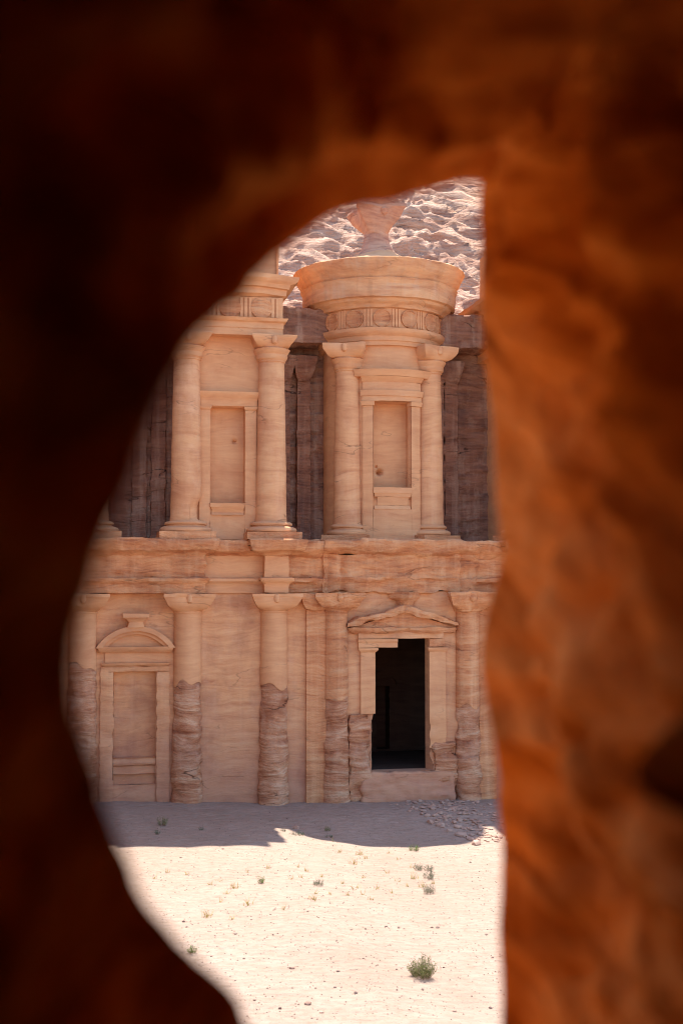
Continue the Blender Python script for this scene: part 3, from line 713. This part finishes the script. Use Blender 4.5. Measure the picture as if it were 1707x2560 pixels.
for k in range(-4, 6):
    a = R(-10.2+25*k)
    m = MB(); ca, sa = math.cos(a), math.sin(a); ctr = Vector((TX+5.2*sa, TY-5.2*ca, 38.68)); tx = Vector((ca, sa, 0)); nr = Vector((sa, -ca, 0))
    o = len(m.v); n = 30
    for d, rr in ((-.2, .74), (.12, .74), (.13, .66), (.07, .62)):
        for i in range(n):
            t = 2*math.pi*i/n; m.v.append(ctr+tx*rr*math.cos(t)+Vector((0, 0, rr*math.sin(t)))+nr*d)
    for j in range(3):
        for i in range(n): m.f.append((o+j*n+i, o+j*n+(i+1) % n, o+(j+1)*n+(i+1) % n, o+(j+1)*n+i))
    m.f.append(tuple(o+3*n+i for i in range(n)))
    m.build('frieze_disc', M_ENT, fr, EDGE)
    m = MB(); a2 = R(2.3+25*k)
    for j in (-.26, 0, .26): onring(m, a2+j/5.2, 5.2, .17, 37.98, 39.45, .09)
    m.build('triglyph', M_SMOOTH, fr)
def rimer(p, n): return worn(.07, .9)(p, n)
lat('tholos_cornice', [(5.2, 39.48), (5.5, 39.52), (5.62, 39.75), (6.0, 40.0), (6.1, 40.2), (6.4, 40.25), (6.48, 40.7), (6.46, 41.3), (6.62, 41.66), (6.66, 41.72), (6.44, 41.8), (6.62, 42.05), (6.95, 42.5), (7.18, 43.0), (7.28, 43.2), (7.15, 43.28)], M_RIM, rimer, tho, .22, 128)
rf = lat('cone_roof', [(7.12, 43.26), (5.0, 43.75), (3.0, 44.35), (1.6, 45.1), (1.35, 45.3)], M_SMOOTH, worn(.12), mon, .35)
m = MB(); ux = -.25; m.lathe(ux, TY, [(1.9, 44.6), (1.5, 45.2), (1.2, 45.9), (1.05, 46.5), (1.02, 46.9)], 40, dz=.25)
m.build('roof_pedestal', M_STAIN, rf, worn(.05))
m = MB(); m.loft(ux, TY, [(46.8, 1.02, 1.02, 1), (47.0, 1.1, 1.25, 1), (47.5, 1.3, 1.8, 1.3), (48.1, 1.5, 2.35, 1.8), (48.6, 1.65, 2.75, 2.2), (48.9, 1.7, 3.0, 2.6), (49.15, 1.65, 2.9, 2.6)], 64)
m.lathe(ux+.3, TY-1.6, [(.02, 48.2), (.25, 48.4), (.3, 48.7), (.02, 49)], 12); m.build('roof_capital', M_STAIN, rf, worn(.07, .9))
m = MB(); m.lathe(ux, TY, [(1.6, 49.1), (1.7, 49.5), (1.2, 49.8), (.8, 50.3), (1.3, 50.9), (2.1, 51.8), (2.5, 53), (2.4, 53.8), (1.7, 54.5), (.9, 55), (.8, 55.6), (1.1, 56), (.8, 56.6), (.1, 57.4)], 48); m.build('urn', M_STAIN, rf, worn(.05))

# ------------------------------------------------------------------ cave in the hillside opposite
# outline of the hole as (right, up) slopes and distance from the eye, going round anticlockwise; the rock is built round it in 3-D
OUT = [(1101, 418, 5.5), (1070, 418, 5.4), (1020, 426, 5.3), (950, 440, 5.15), (880, 458, 5.0), (800, 485, 4.8), (730, 520, 4.6), (670, 565, 4.4), (600, 620, 4.1), (548, 674, 3.7), (503, 722, 3.3),
       (456, 782, 2.95), (418, 836, 2.65), (388, 895, 2.45), (360, 963, 2.4), (325, 1050, 2.4), (297, 1130, 2.35), (268, 1200, 2.3), (240, 1290, 2.3), (213, 1370, 2.35), (194, 1430, 2.4), (186, 1490, 2.45), (188, 1570, 2.5),
       (203, 1660, 2.6), (224, 1745, 2.75), (250, 1845, 2.9), (276, 1920, 3.0), (302, 1985, 3.15), (330, 2055, 3.3), (390, 2135, 3.5), (450, 2205, 3.7), (510, 2275, 3.9), (565, 2352, 4.1), (640, 2480, 4.4), (740, 2700, 4.8),
       (870, 2950, 5.2), (1030, 2980, 5.5), (1120, 2720, 5.7), (1152, 2450, 5.7), (1153, 2352, 5.7), (1150, 2200, 5.7), (1149, 2100, 5.7), (1154, 1950, 5.7), (1152, 1880, 5.6), (1145, 1780, 5.5), (1130, 1700, 5.4),
       (1112, 1620, 5.6), (1103, 1540, 5.6), (1105, 1470, 5.7), (1118, 1410, 5.7), (1135, 1340, 5.7), (1150, 1270, 5.6), (1148, 1210, 5.7), (1140, 1130, 5.8), (1136, 1050, 5.9), (1131, 960, 5.9), (1121, 880, 6.0),
       (1109, 800, 6.0), (1103, 700, 6.0), (1099, 600, 6.0), (1098, 500, 5.9), (1099, 440, 5.7), (1101, 424, 5.6)]
def cave():
    pts = [Vector(((x*1.0887-853.5)/3200, (1280-y*1.0887)/3200, 1))*d for x, y, d in OUT]
    K = len(pts); n = 360
    # resample evenly in angle-space length
    P = []
    for i in range(K):
        p0, p1, p2, p3 = pts[i-1], pts[i], pts[(i+1) % K], pts[(i+2) % K]
        s = n//K+1
        for j in range(s):
            t = j/s
            P.append(.5*((2*p1)+(p2-p0)*t+(2*p0-5*p1+4*p2-p3)*t*t+(3*p1-p0-3*p2+p3)*t**3))
    n = len(P); slopes = [Vector((p.x/p.z, p.y/p.z)) for p in P]
    nr = []
    for i in range(n):
        t = slopes[(i+4) % n]-slopes[i-4]
        nr.append(Vector((t.y, -t.x)).normalized())         # outward for this winding (tested below)
    c = Vector((.0, -.06))
    if sum((slopes[i]-c).dot(nr[i]) for i in range(n)) < 0: nr = [-v for v in nr]
    for _ in range(10): nr = [(nr[i-1]+nr[i]*2+nr[(i+1) % n]).normalized() for i in range(n)]
    sg = len(P)//K                                            # the arch ends in a shoulder that runs on across the right-hand wall
    iw, ia = (K-2)*sg, (K-1)*sg
    for i in range(iw-2*sg, iw+sg//2+1): nr[i] = Vector((1, .02))
    for i in range(iw+sg//2+1, n):
        nr[i] = Vector((1, .05)).normalized()
    for i in range(0, 4*sg):
        t = sst(i/(4*sg)); nr[i] = (Vector((1, .05)).normalized()*(1-t)+nr[4*sg]*t).normalized()
    rows = []
    inner = [0, .012, .03, .055, .085]+[.085+.915*(i/60)**1.25 for i in range(1, 61)]
    for s in reversed(inner):
        row = []
        for i in range(n):
            p, d = P[i], nr[i]; ang = math.atan2(slopes[i].y-c.y, slopes[i].x-c.x)
            right = max(0, math.cos(ang))**2 if abs(ang) < math.pi/2 else 0
            top = max(0, math.sin(ang))**1.5; left = max(0, -math.cos(ang))**1.5; bot = max(0, -math.sin(ang))**2
            # first third: the visible flank, then on round the eye to the back of the cave
            back = 2.2*right+2.9*top+.8*left+1.6*bot
            outw = .30*right+.60*top+.20*left+.6*bot
            k = back+.6
            if s < .45:
                u = s/.45; lip = math.sqrt(u*(2-u))
                z = p.z-k*(u*.8+.2*u*u); tw = min(1, top*1.3); rad = outw*((.45*lip+.55*u**1.3)*(1-tw)+(.08*lip+.92*u**1.9)*tw)
                q = Vector((p.x+d.x*rad, p.y+d.y*rad, z))
            else:
                u = (s-.45)/.55
                z1 = p.z-k; a = Vector((p.x+d.x*outw, p.y+d.y*outw, z1))
                e = Vector((d.x, d.y)).normalized(); w0 = 2.4+3.6*right; wid = w0 if u < .8 else w0*math.cos((u-.8)/.2*math.pi/2)+.02
                b = Vector((e.x*wid, e.y*wid*.8, z1+(-5.5-z1)*u)); tt = sst(min(1, u*2.2))
                q = a.lerp(b, tt); q.z = b.z
            row.append((q, s))
        rows.append(row)
    lip = [.06, .16, .35, .7]
    thick = [.9+1.5*sst((slopes[i].y-.02)/.2) for i in range(n)]     # roof lip lengthened out of view to shade the bulge of the right wall
    for s in lip:
        rows.append([(P[i]*(1+s*thick[i]/P[i].z)+Vector((nr[i].x, nr[i].y, 0))*.25*s, 0) for i in range(n)])
    for s in [.03, .08, .16, .28, .45, .7, 1.]:               # outer cliff face, out to a broad rectangle
        row = []
        for i in range(n):
            ang = math.atan2(slopes[i].y-c.y, slopes[i].x-c.x); ca, sa = math.cos(ang), math.sin(ang)
            f = min((34 if ca > 0 else 5.5)/max(1e-6, abs(ca)), (9 if sa > 0 else 21)/max(1e-6, abs(sa)))
            a = P[i]*(1+thick[i]/P[i].z)+Vector((nr[i].x, nr[i].y, 0))*.35; b = Vector((ca*f, sa*f, 7.5+6.5*max(0, -sa)**8*(1 if ca > 0 else max(0, 1+3*ca))-8*max(0, sa)))  # bottom drawn outward out of view, as a sunlit slope lighting the arch
            q = a.lerp(b, s); q.z = a.z+(b.z-a.z)*sst(s*3); row.append((q, 0))
        rows.append(row)
    mb = MB(); far = {}
    for j, row in enumerate(rows):
        for i, (q, inn) in enumerate(row):
            p = CAM+RT*q.x+FW*q.z+UP*q.y; mb.v.append(p); far[(round(p.x, 3), round(p.y, 3), round(p.z, 3))] = inn
    for j in range(len(rows)-1):
        for i in range(n):
            i2 = (i+1) % n; q = (rows[j][i][0]+rows[j+1][i2][0])/2
            mb.f.append((j*n+i, (j+1)*n+i, (j+1)*n+i2, j*n+i2))
    def er(p, nn):
        q = p-CAM; z = q.dot(FW); x = q.dot(RT); y = q.dot(UP)
        v = Vector((x, y, z)); e = far.get((round(p.x, 3), round(p.y, 3), round(p.z, 3)), 0); k = sst(e/.16)
        d = (.022+.05*k)*fbm((x*1.6+y*1.1, y*1.3-x*.6, z*.9), 3)+(.010+.016*k)*fbm((x*5+y*3, y*4, z*2.2), 3)
        d += k*.12*N((x*1.5+4, y*2.1+x, z*.8))-k*.12*max(0, N((x*2+1, y*2.4, z*1.3+5))-.1)*2
        rg = 1-abs(N((x*2.2+y*1.5+z*.5, y*2.6-x*1.2, z*1.6)))*2
        uu = y-.38*z
        st = N((uu*6.5, z*.7, x*1.5))+.6*N((uu*14+3, z*1.1, x*2))
        d += k*.05*st*sst((x-.25)*4)*sst((1.3-y)*3)
        if y > .45: d += .06*sst((e-.015)/.05)*math.sin(e*44+3.2*N((x*.9, y*.7, z*.5)))*sst((y-.45)*2.2)*sst((x+1.1)*1.5)*sst((.75-e)*3)
        d += k*(.085*max(0, rg)**2+.045*fbm((x*4.5+7, y*3.2+x*2, z*3.6), 2))
        for hx, hy, hz, hr, hd in ((.80, -.58, 3.05, .13, .42), (.74, .22, 3.9, .33, .17), (.60, -.12, 4.6, .35, -.10), (.9, 1.15, 3.1, .22, .2)):     # pits and a bulge in the rock
            q2 = (((x-hx)*.35)**2+((y-hy)/1.7)**2+((z-hz)*.8)**2)/hr**2
            d -= hd*math.exp(-q2*1.3)*(1 if z > 1 else 0)
        if max(abs(x), abs(y)) > 3: d += .5*fbm(v*.25, 3)*sst((max(abs(x), abs(y))-3)/3)
        return nn*d
    o = mb.build('cave_rock', M_CAVE, None, er, 0, 2.)
    tag(o, 'dark orange rock of the cave mouth framing the whole view', 'cave rock')
cave()

# ------------------------------------------------------------------ stones, rubble and plants on the sand
def stone_mesh(seed, flat=.55, dark=False):
    bm = bmesh.new(); bmesh.ops.create_icosphere(bm, subdivisions=2, radius=1)
    off = Vector((seed*3.7, seed*1.3, 0))
    planes = []
    rr = random.Random(seed)
    for _ in range(9):
        v = Vector((rr.gauss(0, 1), rr.gauss(0, 1), rr.gauss(0, 1))).normalized(); planes.append((v, rr.uniform(.55, .85)))
    for v in bm.verts:
        p = v.co.copy()
        for q, d in planes:
            e = p.dot(q)-d
            if e > 0: p -= q*e
        p *= 1+.12*N(p*1.7+off)
        v.co = Vector((p.x, p.y*.8, p.z*flat))
    bm.normal_update()
    for e in bm.edges:
        if e.calc_face_angle(0) > .45: e.smooth = False
    for f in bm.faces: f.smooth = True
    me = bpy.data.meshes.new('stone'); bm.to_mesh(me); bm.free(); me.materials.append(M_STONED if dark else M_STONE); return me
SM = [stone_mesh(i+1, random.uniform(.4, .75)) for i in range(8)]; SD = [stone_mesh(i+31, random.uniform(.45, .8), True) for i in range(6)]; SF = [stone_mesh(i+61, .3) for i in range(6)]
def stone(x, y, s, me, label, group, rz=None, name='stone'):
    o = bpy.data.objects.new(name, me); COL.objects.link(o)
    o.scale = (s, s, s); o.rotation_euler = (random.uniform(-.15, .15), random.uniform(-.15, .15), random.uniform(0, 6.28) if rz is None else rz)
    o.location = (x, y, gz(x, y)+s*.18); return tag(o, label, 'stone', group)
LOOSE = [(-15.85, -17.27), (-18.66, -19.81), (-20.16, -24.67), (-12.45, -20.54), (-9.42, -20.68), (-17.46, -36.86), (-15.68, -42.31), (-15.87, -47.24), (-13.8, -43.08), (-7.11, -35.15), (-13.68, -46.06), (-11.06, -42.46), (-11.81, -45.49), (-17.88, -46.46), (-17.74, -46.8), (-17.15, -45.08), (-17.05, -47.68), (-18.33, -43.82), (-15.19, -45.27), (-13.03, -34.45), (-13.34, -33.17), (-14.9, -32.48), (-16.33, -34.11), (-16.72, -36.79), (-15.49, -37.15), (-15.76, -37.36), (-16.08, -37.69), (-13.73, -41.12), (-12.29, -41.25), (-11.83, -42.08), (-8.73, -41.84), (-6.08, -40.7), (-8.42, -47.46), (-10.05, -47.89), (-8.96, -47.74), (-8.73, -45.96), (-11.94, -48.01), (-9.72, -35.0), (-9.12, -35.19), (-8.9, -35.41), (-7.39, -35.14), (-1.4, -24.01), (-.71, -20.23), (-9.89, -9.56), (-8.62, -5.73), (-10.93, -4.1), (-10.01, -6.33), (-18.94, -40.19), (-17.57, -40.78), (-6.0, -38.98), (-4.99, -36.49), (-10.97, -35.88), (-11.78, -36.29), (-14.66, -44.42), (-14.39, -45.31), (-12.96, -44.93), (-15.52, -48.32), (-10.62, -45.15), (-19.61, -35.22), (-19.66, -34.01)]
BIGL = {5: (.11, 'dark block of stone on open sand left of centre, the largest dark one there'), 6: (.17, 'pair-like reddish split stone on the sand between the centre and the large bush'), 7: (.17, 'pale rounded stone at the very front edge of the sand'),
        9: (.12, 'reddish angular stone alone on the sand behind the large bush'), 10: (.10, 'brown wedge shaped stone on the front sand just left of the large bush'), 43: (.24, 'low reddish boulder in the shade before the tufted green plants')}
for i, (x, y) in enumerate(LOOSE):
    if i in BIGL: s, l = BIGL[i]; stone(x, y, s, random.choice(SM if i in (6, 7, 43) else SD), l, None)
    else: stone(x, y, random.uniform(.055, .10), random.choice(SD+SM[:2]), 'small dark stone lying loose on the sand', 'loose stones scattered on the sand')
RB = [(.09, -8.19), (.55, -9.03), (.74, -10.56), (1.31, -11.66), (1.6, -12.89), (1.64, -14.06), (1.63, -7.0), (3.74, -12.46), (1.71, -9.39)]
for i, (x, y) in enumerate(RB): stone(x, y, random.uniform(.28, .46), random.choice(SM), 'large squarish block among the rubble before the doorway', 'large blocks in the doorway rubble')
rnd = random.Random(5); k = 0
while k < 270:
    x = rnd.gauss(2.6, 3.2); y = rnd.uniform(-13.5, -1.0)
    if x < -2+(-y)*.25 or x > 8 or rnd.random() > math.exp(-((x-2.6)/4)**2): continue
    stone(x, y, rnd.uniform(.10, .30), rnd.choice(SF+SF+SF+SM), 'broken slab of sandstone in the rubble before the doorway', 'rubble slabs before the doorway'); k += 1
# pebbles too many to count
pb = MB()
for _ in range(4600):
    y = -6-random.random()**.7*43; x = random.uniform(-27, 6)
    s = random.uniform(.015, .055); z = gz(x, y); o = len(pb.v)
    a = random.uniform(0, 6.28); ca, sa = math.cos(a)*s, math.sin(a)*s; e = random.uniform(.5, 1)
    pb.v += [Vector((x+ca, y+sa, z)), Vector((x-sa*e, y+ca*e, z)), Vector((x-ca, y-sa, z)), Vector((x+sa*e, y-ca*e, z)), Vector((x+ca*.2, y+sa*.2, z+s*.9))]
    pb.f += [(o, o+1, o+4), (o+1, o+2, o+4), (o+2, o+3, o+4), (o+3, o, o+4)]
po = pb.build('pebbles', M_STONED); po['kind'] = 'stuff'; po['label'] = 'fine dark pebbles strewn over the pale sand'

def blade(m, base, d, L, w, bend=.4, n=3):
    d = d.normalized(); side = d.cross(Vector((random.uniform(-1, 1), random.uniform(-1, 1), .2))).normalized()*w
    o = len(m.v); p = base.copy(); dd = d.copy()
    for i in range(n+1):
        t = i/n; ww = side*(1-t*.9); m.v += [p-ww, p+ww]
        if i: m.f.append((o+2*i-2, o+2*i-1, o+2*i+1, o+2*i))
        dd = (dd+Vector((dd.x, dd.y, -.35))*bend/n).normalized(); p = p+dd*(L/n)
def shrub(x, y, wdt, h, nst, leafm, label, leaf=.05, low=False):
    t = thing('shrub', label, 'shrub', (x, y, gz(x, y)-.02)); st = MB(); lf = MB()
    for _ in range(nst):
        a = random.uniform(0, 6.283); r = wdt*.5*math.sqrt(random.random()); b = Vector((math.cos(a)*r*.45, math.sin(a)*r*.45, 0))
        d = Vector((math.cos(a)*r/wdt*1.5, math.sin(a)*r/wdt*1.5, 1)); L = h*random.uniform(.55, 1.05)*(1-.45*(r/(wdt*.5))**2)
        blade(st, b, d, L*.9, .006, .3, 4)
        k = max(5, int(L/leaf*1.5)); dn = d.normalized()
        for j in range(k):
            u = (j+random.random())/k
            if u < .2: continue
            p = b+dn*L*u+Vector((random.gauss(0, .35), random.gauss(0, .35), random.gauss(0, .15)))*leaf
            q = Vector((random.gauss(0, 1), random.gauss(0, 1), random.uniform(.4, 2.2)))
            blade(lf, p, q, leaf*random.uniform(.8, 1.7), leaf*.16, .2, 2)
    sm = lambda m, nme, mt: m.build(nme, mt, t, None, 0, 3.)
    sm(st, 'stems', M_TWIG); sm(lf, 'leaves', leafm); return t
SH = [((-19.06, -9.55), .95, .75, 60, M_GREEN, 'dark green bushy shrub in the shade, largest of those near the left cave edge'), ((-19.56, -12.18), .7, .4, 34, M_GREY, 'low grey green shrub in front of the dark bushy one at left'),
      ((-16.6, -11.08), .45, .3, 20, M_GREY, 'tiny grey green plant alone in the shade right of the dark bushy shrub'), ((-10.99, -10.76), .6, .3, 24, M_GREY, 'small low plant just left of the tip of sunlit sand'),
      ((-10.24, -11.84), 1.9, .32, 70, M_GREY, 'wide low mat of green leaves in the shade right of the sunlit tip'), ((-7.88, -10.44), .65, .42, 34, M_GREEN, 'small dark plant, farther of two in the middle of the shaded sand'),
      ((-8.13, -12.21), .85, .28, 34, M_GREY, 'low flat plant, nearer of two in the middle of the shaded sand'), ((-3.37, -16.62), 1.25, .5, 70, M_FRESH, 'fresh green low shrub lying on the edge of the shadow'),
      ((-4.64, -22.24), .95, .5, 50, M_GREY, 'pale green shrub, left one of a touching pair on the sunlit sand'), ((-4.02, -22.39), .95, .48, 50, M_GREY, 'pale green shrub, right one of a touching pair on the sunlit sand'),
      ((-4.57, -24.48), 1.05, .6, 60, M_GREY, 'pale green shrub just in front of the touching pair'), ((-5.56, -28.01), 1.05, .62, 60, M_GREY, 'green shrub nearest of the right hand cluster, beside dry yellow grass'),
      ((-14.79, -26.62), .45, .5, 40, M_FRESH, 'small bright green round plant alone on the sunlit sand'), ((-11.64, -27.05), 1.05, .42, 55, M_GREY, 'low spreading green plant in the middle of the sunlit sand'),
      ((-10.18, -43.45), 1.5, 1.05, 190, M_GREEN, 'large spiky green and yellow bush alone on the front sand'), ((-19.75, -39.6), .6, .45, 40, M_FRESH, 'green bush half hidden at the lower left rock edge')]
for p, wd, h, ns, mt, lb in SH: shrub(p[0], p[1], wd, h, ns, mt, lb, .06 if ns < 150 else .075)
TF = [(-7.26, -17.8), (-8.19, -20.49), (-5.18, -19.55), (-6.71, -22.83), (-5.43, -24.45), (-5.52, -26.43), (-6.3, -26.28), (-8.49, -24.24), (-10.06, -26.14), (-9.73, -27.42), (-9.35, -26.94), (-9.47, -28.65), (-10.48, -29.18), (-8.34, -27.11), (-7.69, -27.94), (-9.26, -29.66), (-10.98, -24.79), (-12.97, -25.97), (-12.31, -25.5), (-11.65, -23.27), (-11.94, -22.29), (-13.89, -23.09), (-15.18, -23.9), (-16.36, -27.44), (-17.56, -26.58), (-17.0, -25.74), (-18.62, -23.98), (-19.7, -23.46), (-20.51, -24.91), (-16.13, -31.28), (-18.45, -33.2), (-17.28, -33.99), (-14.5, -32.62), (-12.56, -30.42), (-12.11, -28.96), (-11.39, -29.0), (-17.48, -30.54), (-16.99, -28.88), (-7.14, -18.98), (-5.28, -17.66), (-6.63, -25.09), (-4.81, -21.51), (-8.42, -17.15), (-8.08, -13.61), (-4.72, -25.68)]
for i, (x, y) in enumerate(TF):
    m = MB(); big = i in (0, 1, 4, 5, 23, 29, 30, 33)
    for _ in range(random.randint(7, 12) if not big else 22):
        a = random.uniform(0, 6.28); b = Vector((math.cos(a), math.sin(a), 0))*random.uniform(0, .16 if not big else .3)
        blade(m, b, Vector((random.gauss(0, .35), random.gauss(0, .35), 1)), random.uniform(.12, .40 if not big else .55), .014, .5, 4)
    o = m.build('grass_tuft', M_STRAW, None, None, 0, 3.); o.location = (x, y, gz(x, y)-.02)
    tag(o, 'fuller dry yellow grass tuft on the sunlit sand' if big else 'thin dry yellow grass tuft on the sunlit sand', 'grass tuft', 'full dry grass tufts' if big else 'thin dry grass tufts')
